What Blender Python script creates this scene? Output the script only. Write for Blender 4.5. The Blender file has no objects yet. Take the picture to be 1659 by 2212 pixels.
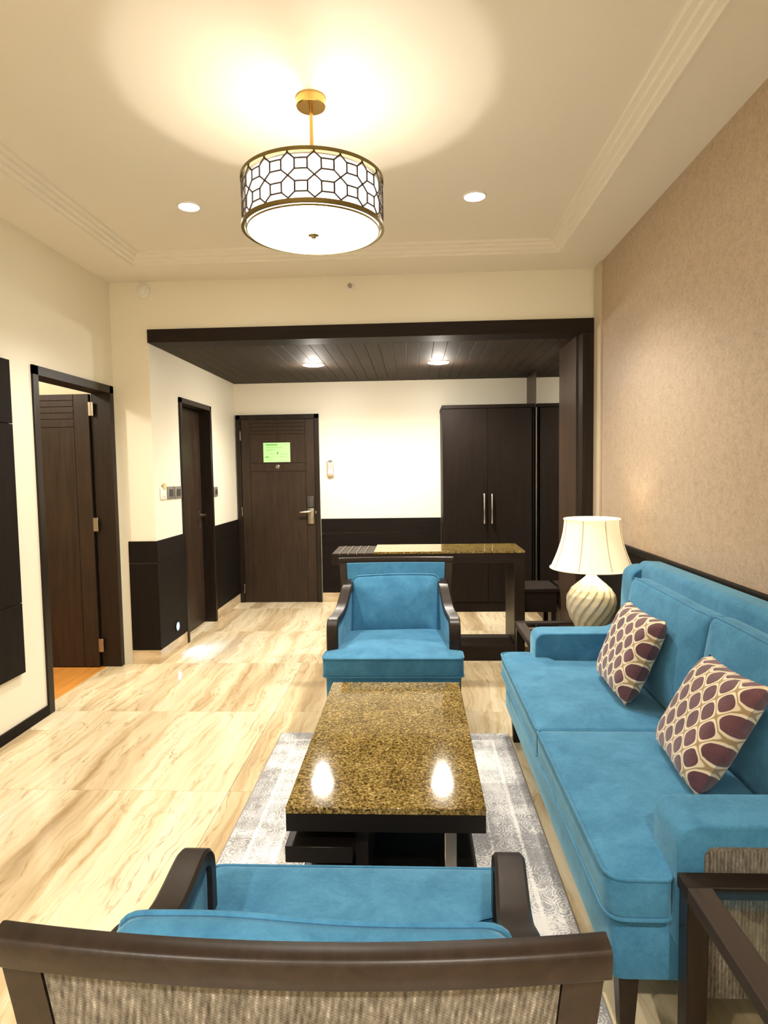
import bpy, bmesh, math, random
from mathutils import Vector, Matrix
random.seed(7)
PI = math.pi
S = bpy.context.scene
COL = S.collection

# ------------------------------------------------------------------ camera, world, exposure
yaw, pitch, roll = -0.047743, -0.065911, -0.015239
CAM_F = Vector((math.sin(yaw)*math.cos(pitch), math.cos(yaw)*math.cos(pitch), math.sin(pitch)))
r0 = Vector((math.cos(yaw), -math.sin(yaw), 0)); u0 = r0.cross(CAM_F)
CAM_R = math.cos(roll)*r0 + math.sin(roll)*u0
CAM_U = -math.sin(roll)*r0 + math.cos(roll)*u0
cd = bpy.data.cameras.new('camera'); cam = bpy.data.objects.new('camera', cd); COL.objects.link(cam)
m = Matrix.Identity(4)
for i in range(3):
    m[i][0] = CAM_R[i]; m[i][1] = CAM_U[i]; m[i][2] = -CAM_F[i]
m[2][3] = 1.45
cam.matrix_world = m
cd.sensor_fit = 'HORIZONTAL'; cd.sensor_width = 36.0; cd.lens = 36.0*1370/1659; cd.clip_start = 0.05
S.camera = cam
w = bpy.data.worlds.new('world'); S.world = w; w.use_nodes = True
w.node_tree.nodes['Background'].inputs[0].default_value = (1, 0.92, 0.8, 1)
w.node_tree.nodes['Background'].inputs[1].default_value = 0.05
S.view_settings.view_transform = 'Standard'; S.view_settings.look = 'None'
S.view_settings.gamma = 1.0; S.view_settings.use_curve_mapping = False
S.view_settings.exposure = 1.55
WARM = (1.0, 0.925, 0.815)
P_PENDANT, P_DOWN, P_ENTRY, P_LAMP, P_BED = 4.8, 62, 54, 1.4, 18     # watts of the lamps built below
E_SHADE, E_DISC, E_TLAMP = 1.6, 8.0, .20

# ------------------------------------------------------------------ helpers
def bm_new(): return bmesh.new()

def add_box(bm, x0, x1, y0, y1, z0, z1, bev=0.0, seg=1):
    r = bmesh.ops.create_cube(bm, size=1.0)
    vs = r['verts']
    for v in vs:
        v.co = Vector((x0 + (v.co.x+.5)*(x1-x0), y0 + (v.co.y+.5)*(y1-y0), z0 + (v.co.z+.5)*(z1-z0)))
    if bev > 0:
        es = list({e for v in vs for e in v.link_edges})
        bmesh.ops.bevel(bm, geom=es, offset=bev, segments=seg, affect='EDGES', profile=0.5, clamp_overlap=True)

def box(x0, x1, y0, y1, z0, z1, bev=0.0, seg=1):
    bm = bm_new(); add_box(bm, x0, x1, y0, y1, z0, z1, bev, seg); return bm

def boxes(*bs, bev=0.0):
    bm = bm_new()
    for b in bs: add_box(bm, *b, bev=bev)
    return bm

def add_rings(bm, rings, closed=True, cap0=True, cap1=True):
    """loft of rings (lists of points of equal length)"""
    vr = [[bm.verts.new(p) for p in r] for r in rings]
    n = len(vr[0])
    for a, b in zip(vr, vr[1:]):
        for i in range(n if closed else n-1):
            j = (i+1) % n
            bm.faces.new((a[i], a[j], b[j], b[i]))
    if cap0: bm.faces.new(list(reversed(vr[0])))
    if cap1: bm.faces.new(vr[-1])
    bmesh.ops.recalc_face_normals(bm, faces=bm.faces)

def add_lathe(bm, prof, cx=0, cy=0, n=32, cap0=True, cap1=True):
    rings = [[(cx+r*math.cos(2*PI*i/n), cy+r*math.sin(2*PI*i/n), z) for i in range(n)] for r, z in prof]
    add_rings(bm, rings, True, cap0, cap1)

def lathe(prof, cx=0, cy=0, n=32, cap0=True, cap1=True):
    bm = bm_new(); add_lathe(bm, prof, cx, cy, n, cap0, cap1); return bm

def add_tube(bm, pts, rad, n=8, closed=False):
    pts = [Vector(p) for p in pts]
    N = len(pts); rings = []; nrm = None
    for i in range(N):
        if closed: t = pts[(i+1) % N]-pts[i-1]
        else: t = pts[min(i+1, N-1)]-pts[max(i-1, 0)]
        t.normalize()
        if nrm is None:
            a = Vector((0, 0, 1)) if abs(t.z) < .9 else Vector((1, 0, 0))
            nrm = (a - t*a.dot(t)).normalized()
        else:
            nrm = (nrm - t*nrm.dot(t)).normalized()
        b = t.cross(nrm)
        rings.append([pts[i]+rad*(math.cos(2*PI*k/n)*nrm+math.sin(2*PI*k/n)*b) for k in range(n)])
    if closed: rings.append(rings[0])
    add_rings(bm, rings, True, not closed, not closed)
    if closed: bmesh.ops.remove_doubles(bm, verts=bm.verts, dist=1e-6)

def tube(pts, rad, n=8, closed=False):
    bm = bm_new(); add_tube(bm, pts, rad, n, closed); return bm

def add_extrude(bm, pts, axis, a0, a1, bev=0.0, seg=3):
    """polygon given as 2D points, extruded along axis ('x': pts=(y,z); 'y': pts=(x,z); 'z': pts=(x,y))"""
    def P(p, a):
        return {'x': (a, p[0], p[1]), 'y': (p[0], a, p[1]), 'z': (p[0], p[1], a)}[axis]
    v0 = [bm.verts.new(P(p, a0)) for p in pts]; v1 = [bm.verts.new(P(p, a1)) for p in pts]
    n = len(pts)
    f0 = bm.faces.new(v0); f1 = bm.faces.new(v1)
    for i in range(n):
        bm.faces.new((v0[i], v0[(i+1) % n], v1[(i+1) % n], v1[i]))
    bmesh.ops.recalc_face_normals(bm, faces=bm.faces)
    if bev > 0:
        es = list(f0.edges)+list(f1.edges)
        bmesh.ops.bevel(bm, geom=es, offset=bev, segments=seg, affect='EDGES', profile=0.5, clamp_overlap=True)

def extrude(pts, axis, a0, a1, bev=0.0, seg=3):
    bm = bm_new(); add_extrude(bm, pts, axis, a0, a1, bev, seg); return bm

def round_poly(pts, rad, n=5):
    """round the corners of a 2D polygon"""
    out = []; N = len(pts)
    for i in range(N):
        p = Vector(pts[i]); a = Vector(pts[i-1]); b = Vector(pts[(i+1) % N])
        r = rad[i] if isinstance(rad, (list, tuple)) else rad
        da = (a-p); db = (b-p); la, lb = da.length, db.length
        if r <= 0: out.append(tuple(p)); continue
        d = min(r, la*.48, lb*.48)
        p1 = p+da/la*d; p2 = p+db/lb*d
        for k in range(n+1):
            t = k/n
            q = p1*(1-t)**2 + p*2*t*(1-t) + p2*t*t
            out.append((q.x, q.y))
    return out

def densify(pts, step=0.03):
    out = []; N = len(pts)
    for i in range(N):
        a = Vector(pts[i]); b = Vector(pts[(i+1) % N]); L = (b-a).length
        k = max(1, int(L/step))
        for j in range(k): q = a.lerp(b, j/k); out.append((q.x, q.y))
    return out

def add_cushion(bm, outline, z0, z1, crown=0.02, edge=0.02, fn=None, bcrown=0.0):
    """soft pad: 2D outline lofted upward, rounded edges, domed top. fn maps local (x,y,z) -> world point"""
    outline = densify(outline, 0.025)
    cx = (min(p[0] for p in outline)+max(p[0] for p in outline))/2
    cy = (min(p[1] for p in outline)+max(p[1] for p in outline))/2
    W = max(p[0] for p in outline)-cx; H = max(p[1] for p in outline)-cy
    m_ = min(W, H)
    def ring(inset, z):
        sx, sy = (W-inset)/W, (H-inset)/H
        return [(cx+(x-cx)*sx, cy+(y-cy)*sy, z) for x, y in outline]
    R = []
    R.append(ring(m_*.93, z0-bcrown)); R.append(ring(m_*.5, z0-bcrown*.75)); R.append(ring(edge*1.2, z0))
    for k in range(4):
        a = PI/2*k/3
        R.append(ring(edge*(1-math.sin(a)), z0+edge*(1-math.cos(a))))
    for k in range(4):
        a = PI/2*k/3
        R.append(ring(edge*(1-math.cos(a)), z1-edge+edge*math.sin(a)))
    for t in (.08, .2, .35, .55, .75, .93):
        R.append(ring(edge+(m_-edge)*t, z1+crown*(1-(1-t)**2.2)))
    if fn: R = [[fn(*p) for p in r] for r in R]
    add_rings(bm, R, True, True, True)

def cushion(*a, **k):
    bm = bm_new(); add_cushion(bm, *a, **k); return bm

SMOOTH = 40
def obj(name, bm, mat, parent=None, smooth=True, me=None):
    if me is None:
        me = bpy.data.meshes.new(name); bm.to_mesh(me); bm.free()
        if mat: me.materials.append(mat)
        if smooth:
            for p in me.polygons: p.use_smooth = True
            try: me.set_sharp_from_angle(angle=math.radians(SMOOTH))
            except Exception: pass
    o = bpy.data.objects.new(name, me); COL.objects.link(o)
    if parent: o.parent = parent
    return o

def tag(o, label, cat, group=None, kind=None):
    o['label'] = label; o['category'] = cat
    if group: o['group'] = group
    if kind: o['kind'] = kind
    return o

def thing(name, label, cat, loc=(0, 0, 0), rz=0.0, group=None, kind=None):
    o = bpy.data.objects.new(name, None); COL.objects.link(o)
    o.empty_display_size = 0.1
    o.location = loc; o.rotation_euler = (0, 0, rz)
    return tag(o, label, cat, group, kind)

def lamp(name, kind, energy, color, loc, parent=None, size=0.05, spot=None, blend=.5, rot=None):
    L = bpy.data.lights.new(name, kind); L.energy = energy; L.color = color
    if kind in ('POINT', 'SPOT'): L.shadow_soft_size = size
    if kind == 'SPOT': L.spot_size = spot; L.spot_blend = blend
    o = bpy.data.objects.new(name, L); COL.objects.link(o); o.location = loc
    if rot: o.rotation_euler = rot
    if parent: o.parent = parent
    return o

# ------------------------------------------------------------------ materials
class NT:
    def __init__(s, name):
        s.m = bpy.data.materials.new(name); s.m.use_nodes = True
        s.t = s.m.node_tree; s.n = s.t.nodes; s.b = s.n['Principled BSDF']
        s._c = None
    def node(s, typ, **kw):
        n = s.n.new(typ)
        for k, v in kw.items(): setattr(n, k, v)
        return n
    def link(s, a, b): s.t.links.new(a, b)
    def coord(s, which='Object'):
        if s._c is None: s._c = s.node('ShaderNodeTexCoord')
        return s._c.outputs[which]
    def mapping(s, src, scale=(1, 1, 1), rot=(0, 0, 0), loc=(0, 0, 0)):
        n = s.node('ShaderNodeMapping'); n.inputs['Scale'].default_value = scale
        n.inputs['Rotation'].default_value = rot; n.inputs['Location'].default_value = loc
        s.link(src, n.inputs['Vector']); return n.outputs[0]
    def noise(s, vec, scale, detail=4, rough=.55, dist=0.0):
        n = s.node('ShaderNodeTexNoise'); n.inputs['Scale'].default_value = scale
        n.inputs['Detail'].default_value = detail; n.inputs['Roughness'].default_value = rough
        n.inputs['Distortion'].default_value = dist
        s.link(vec, n.inputs['Vector']); return n.outputs['Fac']
    def voro(s, vec, scale, feature='F1', out='Distance'):
        n = s.node('ShaderNodeTexVoronoi', feature=feature); n.inputs['Scale'].default_value = scale
        s.link(vec, n.inputs['Vector']); return n.outputs[out]
    def ramp(s, fac, stops, interp='LINEAR'):
        n = s.node('ShaderNodeValToRGB'); n.color_ramp.interpolation = interp
        e = n.color_ramp.elements
        while len(e) > 1: e.remove(e[-1])
        e[0].position = stops[0][0]; e[0].color = (*stops[0][1], 1)
        for p, c in stops[1:]:
            x = e.new(p); x.color = (*c, 1)
        s.link(fac, n.inputs[0]); return n.outputs[0]
    def mix(s, fac, a, b, blend='MIX'):
        n = s.node('ShaderNodeMix', data_type='RGBA', blend_type=blend)
        for sock, v in ((n.inputs[0], fac), (n.inputs[6], a), (n.inputs[7], b)):
            if hasattr(v, 'is_output'): s.link(v, sock)
            elif isinstance(v, (int, float)): sock.default_value = v
            else: sock.default_value = (*v, 1)
        return n.outputs[2]
    def math(s, op, a, b=None, c=None):
        n = s.node('ShaderNodeMath', operation=op)
        for i, v in enumerate((a, b, c)):
            if v is None: continue
            if hasattr(v, 'is_output'): s.link(v, n.inputs[i])
            else: n.inputs[i].default_value = v
        return n.outputs[0]
    def bump(s, h, strength=.2, dist=.01):
        n = s.node('ShaderNodeBump'); n.inputs['Strength'].default_value = strength; n.inputs['Distance'].default_value = dist
        s.link(h, n.inputs['Height']); s.link(n.outputs[0], s.b.inputs['Normal'])
    def set(s, **kw):
        names = dict(color='Base Color', rough='Roughness', metal='Metallic', spec='Specular IOR Level', coat='Coat Weight', coatr='Coat Roughness',
                     sheen='Sheen Weight', sheenr='Sheen Roughness', sheent='Sheen Tint', trans='Transmission Weight', ior='IOR', emit='Emission Color', emits='Emission Strength', sss='Subsurface Weight')
        for k, v in kw.items():
            sock = s.b.inputs[names[k]]
            if hasattr(v, 'is_output'): s.link(v, sock)
            elif isinstance(v, (int, float)): sock.default_value = v
            else: sock.default_value = (*v, 1)
        return s
    def randoff(s, amt=30.0, src=None):
        """object coordinates shifted by a random amount per object"""
        oi = s.node('ShaderNodeObjectInfo')
        v = s.node('ShaderNodeVectorMath', operation='MULTIPLY_ADD')
        c = s.node('ShaderNodeCombineXYZ')
        for i in range(3): s.link(oi.outputs['Random'], c.inputs[i])
        s.link(c.outputs[0], v.inputs[0]); v.inputs[1].default_value = (amt, amt*1.7, amt*.6)
        s.link(src or s.coord('Object'), v.inputs[2]); return v.outputs[0]

M = {}
def paint(name, color, rough=.6, bump=.04, sc=60):
    t = NT(name); t.set(color=color, rough=rough)
    t.bump(t.noise(t.coord('Object'), sc, 5), bump, .003); M[name] = t.m
paint('wall_paint', (0.84, 0.79, 0.65), .42, .12, 26)
paint('ceiling_paint', (0.80, 0.75, 0.65), .55, .03)
paint('bed_paint', (0.80, 0.72, 0.52))
paint('plastic_white', (0.82, 0.80, 0.74), .35, 0)
paint('plastic_dark', (0.05, 0.045, 0.04), .3, 0)
paint('plastic_grey', (0.19, 0.18, 0.16), .35, 0)
paint('plastic_tan', (0.42, 0.30, 0.18), .4, 0)
paint('beige_strip', (0.58, 0.49, 0.36), .5, .02)
paint('rubber', (0.02, 0.02, 0.02), .6, 0)

def wood(name, c0, c1, rough=.34, axis=2, sc=1.0, coat=0.0, coatr=.1, amt=30, spec=.25):
    t = NT(name); v = t.randoff(amt)
    s = [22*sc, 22*sc, 22*sc]; s[axis] = 1.3*sc
    mp = t.mapping(v, tuple(s))
    n1 = t.noise(mp, 1.6, 6, .62, .7)
    s2 = [120*sc]*3; s2[axis] = 4*sc
    n2 = t.noise(t.mapping(v, tuple(s2)), 1.0, 3, .6)
    n3 = t.noise(v, 2.2, 3)
    f = t.math('ADD', t.math('MULTIPLY', n1, .6), t.math('ADD', t.math('MULTIPLY', n2, .22), t.math('MULTIPLY', n3, .18)))
    t.set(color=t.ramp(f, [(.32, c0), (.68, c1)]), rough=rough, coat=coat, coatr=coatr, spec=spec)
    t.bump(n2, .12, .0015); M[name] = t.m
DK0, DK1 = (0.008, 0.0052, 0.0036), (0.024, 0.0150, 0.0102)
wood('wenge', DK0, DK1, .36, 2)
wood('wenge_x', DK0, DK1, .6, 0, spec=.18)
wood('wenge_y', (0.024, 0.016, 0.0115), (0.052, 0.036, 0.026), .7, 1)
wood('wainscot_wood', (0.0045, 0.0031, 0.0023), (0.011, 0.0076, 0.0055), .6, 2, spec=.13)
wood('wainscot_wood_x', (0.0045, 0.0031, 0.0023), (0.011, 0.0076, 0.0055), .6, 0, spec=.13)
wood('door_wood', (0.016, 0.0095, 0.006), (0.048, 0.029, 0.018), .40, 2)
wood('wardrobe_wood', (0.0055, 0.0034, 0.0024), (0.014, 0.0085, 0.006), .55, 2, spec=.14)
wood('reveal_wood', (0.036, 0.021, 0.013), (0.085, 0.052, 0.033), .38, 2)
wood('chair_wood', (0.012, 0.0075, 0.0052), (0.030, 0.0185, 0.0125), .36, 1, 1.0, .0, .15)
wood('table_wood', (0.004, 0.003, 0.0024), (0.010, 0.0075, 0.006), .36, 0)
wood('orange_floor', (0.50, 0.20, 0.035), (0.72, 0.34, 0.075), .30, 1, .6)

# polished travertine-like marble, veins along Y
t = NT('marble'); v = t.randoff(40)
d = t.noise(t.mapping(v, (2.2, 1.1, 1)), 1.0, 4, .55)
cmb = t.node('ShaderNodeCombineXYZ')
off = t.math('MULTIPLY', t.math('SUBTRACT', d, .5), .26); t.link(off, cmb.inputs[0])
va = t.node('ShaderNodeVectorMath', operation='ADD'); t.link(v, va.inputs[0]); t.link(cmb.outputs[0], va.inputs[1])
vv = va.outputs[0]
b1 = t.noise(t.mapping(vv, (4.2, .30, 1)), 1.0, 5, .55, .15)
b2 = t.noise(t.mapping(vv, (30, 1.1, 1), loc=(3, 1, 0)), 1.0, 6, .62, .3)
b3 = t.noise(t.mapping(vv, (7.5, .95, 1), rot=(0, 0, .06), loc=(8, 4, 0)), 1.0, 5, .6, .35)
b4 = t.noise(t.mapping(v, (5, 3, 1), loc=(1, 9, 0)), 1.0, 4, .6, .6)
base = t.ramp(b1, [(.30, (0.42, 0.305, 0.17)), (.42, (0.61, 0.48, 0.295)), (.52, (0.76, 0.645, 0.435)), (.70, (0.82, 0.72, 0.53))])
fine = t.ramp(b2, [(.28, (0.55, 0.43, 0.28)), (.38, (.80, .73, .61)), (.47, (.95, .93, .9)), (.56, (1, 1, 1))])
c = t.mix(.75, base, fine, 'MULTIPLY')
vein = t.math('ABSOLUTE', t.math('SUBTRACT', b3, .5))
c = t.mix(t.math('MULTIPLY', t.math('MULTIPLY', t.ramp(vein, [(.0, (1, 1, 1)), (.006, (.6, .6, .6)), (.016, (0, 0, 0))]), t.ramp(b4, [(.40, (0, 0, 0)), (.60, (1, 1, 1))])), .75), c, (0.36, 0.22, 0.085))
t.set(color=c, rough=t.ramp(b2, [(.3, (.16, .16, .16)), (.6, (.10, .10, .10))]), spec=.5); M['marble'] = t.m
paint('grout', (0.30, 0.21, 0.12), .7, 0)
t = NT('marble_skirting'); n = t.noise(t.mapping(t.coord('Object'), (2, 2, 9)), 1.5, 5)
t.set(color=t.ramp(n, [(.35, (0.42, 0.30, 0.17)), (.65, (0.66, 0.53, 0.35))]), rough=.2); M['marble_skirting'] = t.m

def granite(name, rough=.06):
    t = NT(name); v = t.coord('Object')
    a = t.voro(v, 190, out='Color'); sep = t.node('ShaderNodeSeparateColor'); t.link(a, sep.inputs[0])
    n = t.noise(v, 130, 4, .7); n2 = t.noise(v, 9, 3)
    f = t.math('ADD', t.math('MULTIPLY', sep.outputs[0], .42), t.math('ADD', t.math('MULTIPLY', n, .48), t.math('MULTIPLY', t.math('SUBTRACT', n2, .5), .25)))
    t.set(color=t.ramp(f, [(.24, (0.035, 0.022, 0.005)), (.36, (0.12, 0.078, 0.019)), (.50, (0.22, 0.148, 0.040)), (.62, (0.33, 0.235, 0.078)), (.78, (0.58, 0.47, 0.24))]),
          rough=rough, spec=.5); M[name] = t.m
granite('granite')

def velvet(name, ca, cb, sc=1.0):
    t = NT(name); v = t.coord('Object')
    n = t.noise(v, 9*sc, 6, .68, .4); f = t.noise(v, 420, 2, .6); g = t.noise(v, 90, 3, .7)
    k = t.math('ADD', t.math('MULTIPLY', n, .62), t.math('ADD', t.math('MULTIPLY', g, .22), t.math('MULTIPLY', f, .16)))
    t.set(color=t.ramp(k, [(.36, ca), (.64, cb)]), rough=.85, sheen=.55, sheenr=.38, sheent=(0.45, 0.80, 0.92), spec=.15)
    t.bump(t.math('ADD', t.math('MULTIPLY', f, .5), g), .25, .0016); M[name] = t.m
velvet('blue_velvet', (0.032, 0.140, 0.260), (0.075, 0.250, 0.420))

t = NT('woven'); v = t.coord('Object')
sp = t.node('ShaderNodeSeparateXYZ'); t.link(v, sp.inputs[0])
u_ = t.math('ADD', sp.outputs[0], sp.outputs[1])
wx = t.math('SINE', t.math('MULTIPLY', u_, 2*PI/0.0085)); wz = t.math('SINE', t.math('MULTIPLY', sp.outputs[2], 2*PI/0.0042))
n = t.noise(t.mapping(v, (160, 160, 60)), 1.0, 4, .7); n2 = t.noise(t.mapping(v, (90, 90, 14)), 1.0, 3, .6)
k = t.math('ADD', t.math('MULTIPLY', t.math('MULTIPLY', wx, wz), .045), t.math('ADD', t.math('MULTIPLY', n, .55), t.math('MULTIPLY', n2, .45)))
k = t.math('ADD', k, t.math('MULTIPLY', wx, .06))
t.set(color=t.ramp(k, [(.30, (0.050, 0.042, 0.033)), (.46, (0.12, 0.106, 0.086)), (.60, (0.195, 0.176, 0.147)), (.72, (0.38, 0.355, 0.315))]), rough=.9, spec=.1)
t.bump(k, .5, .003); M['woven'] = t.m

t = NT('wallpaper'); v = t.coord('Object')
n = t.noise(t.mapping(v, (1, 1, 1)), 95, 4, .7); n2 = t.noise(v, 22, 4, .65, .5); n3 = t.noise(t.mapping(v, (60, 60, 420)), 1, 2)
k = t.math('ADD', t.math('MULTIPLY', n, .5), t.math('ADD', t.math('MULTIPLY', n2, .3), t.math('MULTIPLY', n3, .2)))
t.set(color=t.ramp(k, [(.36, (0.36, 0.265, 0.18)), (.62, (0.54, 0.42, 0.305))]), rough=.5, spec=.4); t.bump(k, .25, .002); M['wallpaper'] = t.m

# purple pillow cover with a cream ogee lattice (UV)
t = NT('ogee'); sp = t.node('ShaderNodeSeparateXYZ'); t.link(t.coord('UV'), sp.inputs[0])
nz = t.noise(t.coord('Object'), 14, 3)
fu = t.math('COSINE', t.math('MULTIPLY', t.math('ADD', sp.outputs[0], t.math('MULTIPLY', nz, .02)), 2*PI*4.5))
fv = t.math('COSINE', t.math('MULTIPLY', t.math('ADD', sp.outputs[1], t.math('MULTIPLY', nz, .02)), 2*PI*3.9))
f = t.math('ABSOLUTE', t.math('ADD', fu, fv))
nn = t.noise(t.coord('Object'), 260, 3, .7); nl = t.noise(t.coord('Object'), 12, 3)
pur = t.ramp(t.math('ADD', t.math('MULTIPLY', nn, .4), t.math('MULTIPLY', nl, .6)), [(.35, (0.062, 0.020, 0.030)), (.65, (0.165, 0.062, 0.078))])
lat = t.ramp(f, [(.0, (0.36, 0.24, 0.12)), (.10, (0.42, 0.29, 0.15)), (.17, (0.80, 0.69, 0.50)), (.46, (0.84, 0.74, 0.56))])
msk = t.ramp(f, [(.50, (1, 1, 1)), (.62, (0, 0, 0))])
t.set(color=t.mix(msk, pur, lat), rough=.75, sheen=.3); t.bump(t.math('ADD', msk, t.math('MULTIPLY', nn, .3)), .5, .003); M['ogee'] = t.m

# distressed grey rug
t = NT('rug'); v = t.coord('Object'); sp = t.node('ShaderNodeSeparateXYZ'); t.link(v, sp.inputs[0])
ax = t.math('SUBTRACT', 0.62, t.math('ABSOLUTE', sp.outputs[0])); ay = t.math('SUBTRACT', 1.42, t.math('ABSOLUTE', sp.outputs[1]))
e = t.math('MINIMUM', ax, ay)
big = t.noise(v, 3.0, 5, .62, .3); med = t.noise(t.mapping(v, (30, 7, 1)), 1.0, 5, .7); fin = t.noise(v, 210, 3, .7)
ros = t.math('SINE', t.math('MULTIPLY', t.voro(v, 19), 34)); ros2 = t.math('SINE', t.math('MULTIPLY', t.voro(v, 42), 30))
band = t.ramp(e, [(.0, (0, 0, 0)), (.088, (0, 0, 0)), (.092, (1, 1, 1)), (.102, (1, 1, 1)), (.106, (.35, .35, .35)), (.205, (.35, .35, .35)), (.208, (.9, .9, .9)), (.216, (.9, .9, .9)), (.22, (.22, .22, .22))])
wear = t.noise(t.mapping(v, (1.2, 9, 1)), 1.0, 4, .6)
k = t.math('ADD', t.math('MULTIPLY', big, .75), t.math('ADD', t.math('MULTIPLY', med, .32), t.math('MULTIPLY', fin, .22)))
k = t.math('ADD', k, t.math('MULTIPLY', t.math('ADD', ros, ros2), .06))
k = t.math('ADD', k, t.math('MULTIPLY', t.math('SUBTRACT', wear, .5), .35))
k = t.math('ADD', k, t.math('MULTIPLY', band, .16))
t.set(color=t.ramp(k, [(.54, (0.29, 0.285, 0.29)), (.66, (0.43, 0.42, 0.42)), (.72, (0.71, 0.69, 0.67)), (.84, (0.88, 0.85, 0.81))]), rough=.95, spec=.1)
t.bump(fin, .4, .003); M['rug'] = t.m
paint('rug_edge', (0.30, 0.27, 0.24), .9, 0)

def metal(name, c, rough): M[name] = NT(name).set(color=c, rough=rough, metal=1.0).m
metal('brass', (0.58, 0.38, 0.12), .25); metal('bronze', (0.26, 0.20, 0.075), .32); metal('steel', (0.62, 0.58, 0.52), .22); metal('nickel', (0.36, 0.32, 0.26), .35)
M['mirror'] = NT('mirror').set(color=(.80, .80, .76), rough=.0, metal=1.0).m
metal('darkmetal', (0.05, 0.045, 0.04), .35)
t = NT('ceramic'); t.set(color=(0.70, 0.62, 0.46), rough=.16, coat=.5, coatr=.05); M['ceramic'] = t.m
M['glass_top'] = NT('glass_top').set(color=(.86, .92, .86), rough=.0, trans=1.0, ior=1.45).m
def emis(name, c, s, base=(.8, .8, .8)):
    t = NT(name); t.set(color=base, rough=.5, emit=c, emits=s); M[name] = t.m
emis('pendant_shade', (1, .94, .85), E_SHADE); emis('pendant_disc', (1, .94, .85), E_DISC)
emis('down_lens', (1, .93, .80), 45); emis('step_lens', (.10, .55, 1), 2.2)
t = NT('lamp_shade'); n = t.noise(t.mapping(t.coord('Object'), (30, 30, 3)), 1, 3)
t.set(color=(0.85, 0.77, 0.56), rough=.8, emit=t.ramp(n, [(.3, (1, .80, .46)), (.7, (1, .88, .58))]), emits=E_TLAMP); M['lamp_shade'] = t.m
paint('lattice_metal', (0.045, 0.027, 0.018), .45, 0)
paint('baffle_lining', (0.62, 0.58, 0.50), .8, 0)
paint('shade_trim', (0.70, 0.58, 0.38), .7, 0)
paint('card_green', (0.47, 0.88, 0.38), .4, 0); paint('print_green', (0.09, 0.40, 0.06), .5, 0); paint('print_pale', (0.30, 0.66, 0.20), .5, 0)
paint('card_yellow', (0.62, 0.52, 0.20), .5, 0)

# ------------------------------------------------------------------ room dimensions
XL, XR, YP, YB = -2.235, 1.31, 4.69, 6.94      # left wall, right wall, plane of the opening, back wall of the entry
XE, XQ = -1.955, 1.222                          # entry: left wall, right wall
ZS, ZT, ZE = 2.86, 2.925, 2.415                 # soffit, tray ceiling, entry ceiling
YN = -1.6                                       # wall behind the camera
WT = 0.12

def struct(name, bm, mat, label, cat, smooth=True):
    return tag(obj(name, bm, mat, None, smooth), label, cat, None, 'structure')

# ---- floor: grout bed + marble tiles
fl = struct('floor', boxes((XL-WT, XR+.1, YN-.1, YP, -.12, -.006), (XE-.28, XQ+.1, YP, YB+.1, -.12, -.006)), M['grout'], 'polished cream and tan veined marble tile floor', 'floor')
cols = [(-2.335, -1.778), (-1.778, -.86), (-.86, .06), (.06, .98), (.98, XR)]
mesh_cache = {}
def tile(x0, x1, y0, y1):
    g = .0008
    sx, sy = round(x1-x0, 4), round(y1-y0, 4)
    key = (sx, sy)
    if key not in mesh_cache:
        mesh_cache[key] = None
        o = obj('tile', box(-sx/2+g, sx/2-g, -sy/2+g, sy/2-g, -.012, 0, .0008), M['marble'], fl, False); mesh_cache[key] = o.data
    else: o = obj('tile', None, None, fl, me=mesh_cache[key])
    o.location = ((x0+x1)/2, (y0+y1)/2, 0)
for ci, (x0, x1) in enumerate(cols):
    ys = [YN, -.1, .855, 1.81, 2.765, 3.72, YP]
    if ci == 0: ys = [YN, -.1, .855, 1.81, 2.765, 3.435, 3.72, 4.10, YP]
    for a, b in zip(ys, ys[1:]):
        if ci == 0:                                     # threshold strip only inside the bedroom doorway
            lo = -2.335 if (a >= 3.7) else XL
            tile(lo, x1, a, b)
        else: tile(x0, x1, a, b)
for x0, x1 in [(XE, -1.778), (-1.778, -.86), (-.86, .06), (.06, .98), (.98, XQ)]:
    for a, b in [(YP, 5.645), (5.645, 6.6), (6.6, YB)]: tile(x0, x1, a, b)

tile(XE-.14, XE, 5.295, 6.025)
# ---- bedroom seen through the open door
BX0, BY0, BY1 = -4.3, 2.2, 4.80
struct('floor_bedroom', box(BX0, -2.335, BY0, BY1, -.05, 0), M['orange_floor'], 'orange wood floor beyond the open left doorway', 'floor')
struct('wall_bedroom', boxes((BX0, XL-WT, BY1, BY1+.1, 0, 2.75), (BX0-.1, BX0, BY0, BY1+.1, 0, 2.75), (BX0, XL-WT, BY0-.1, BY0, 0, 2.75)), M['bed_paint'], 'cream wall inside the room beyond the open door', 'wall')
struct('ceiling_bedroom', box(BX0, XL-WT, BY0, BY1, 2.65, 2.75), M['bed_paint'], 'cream ceiling of the room beyond the open door', 'ceiling')

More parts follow.
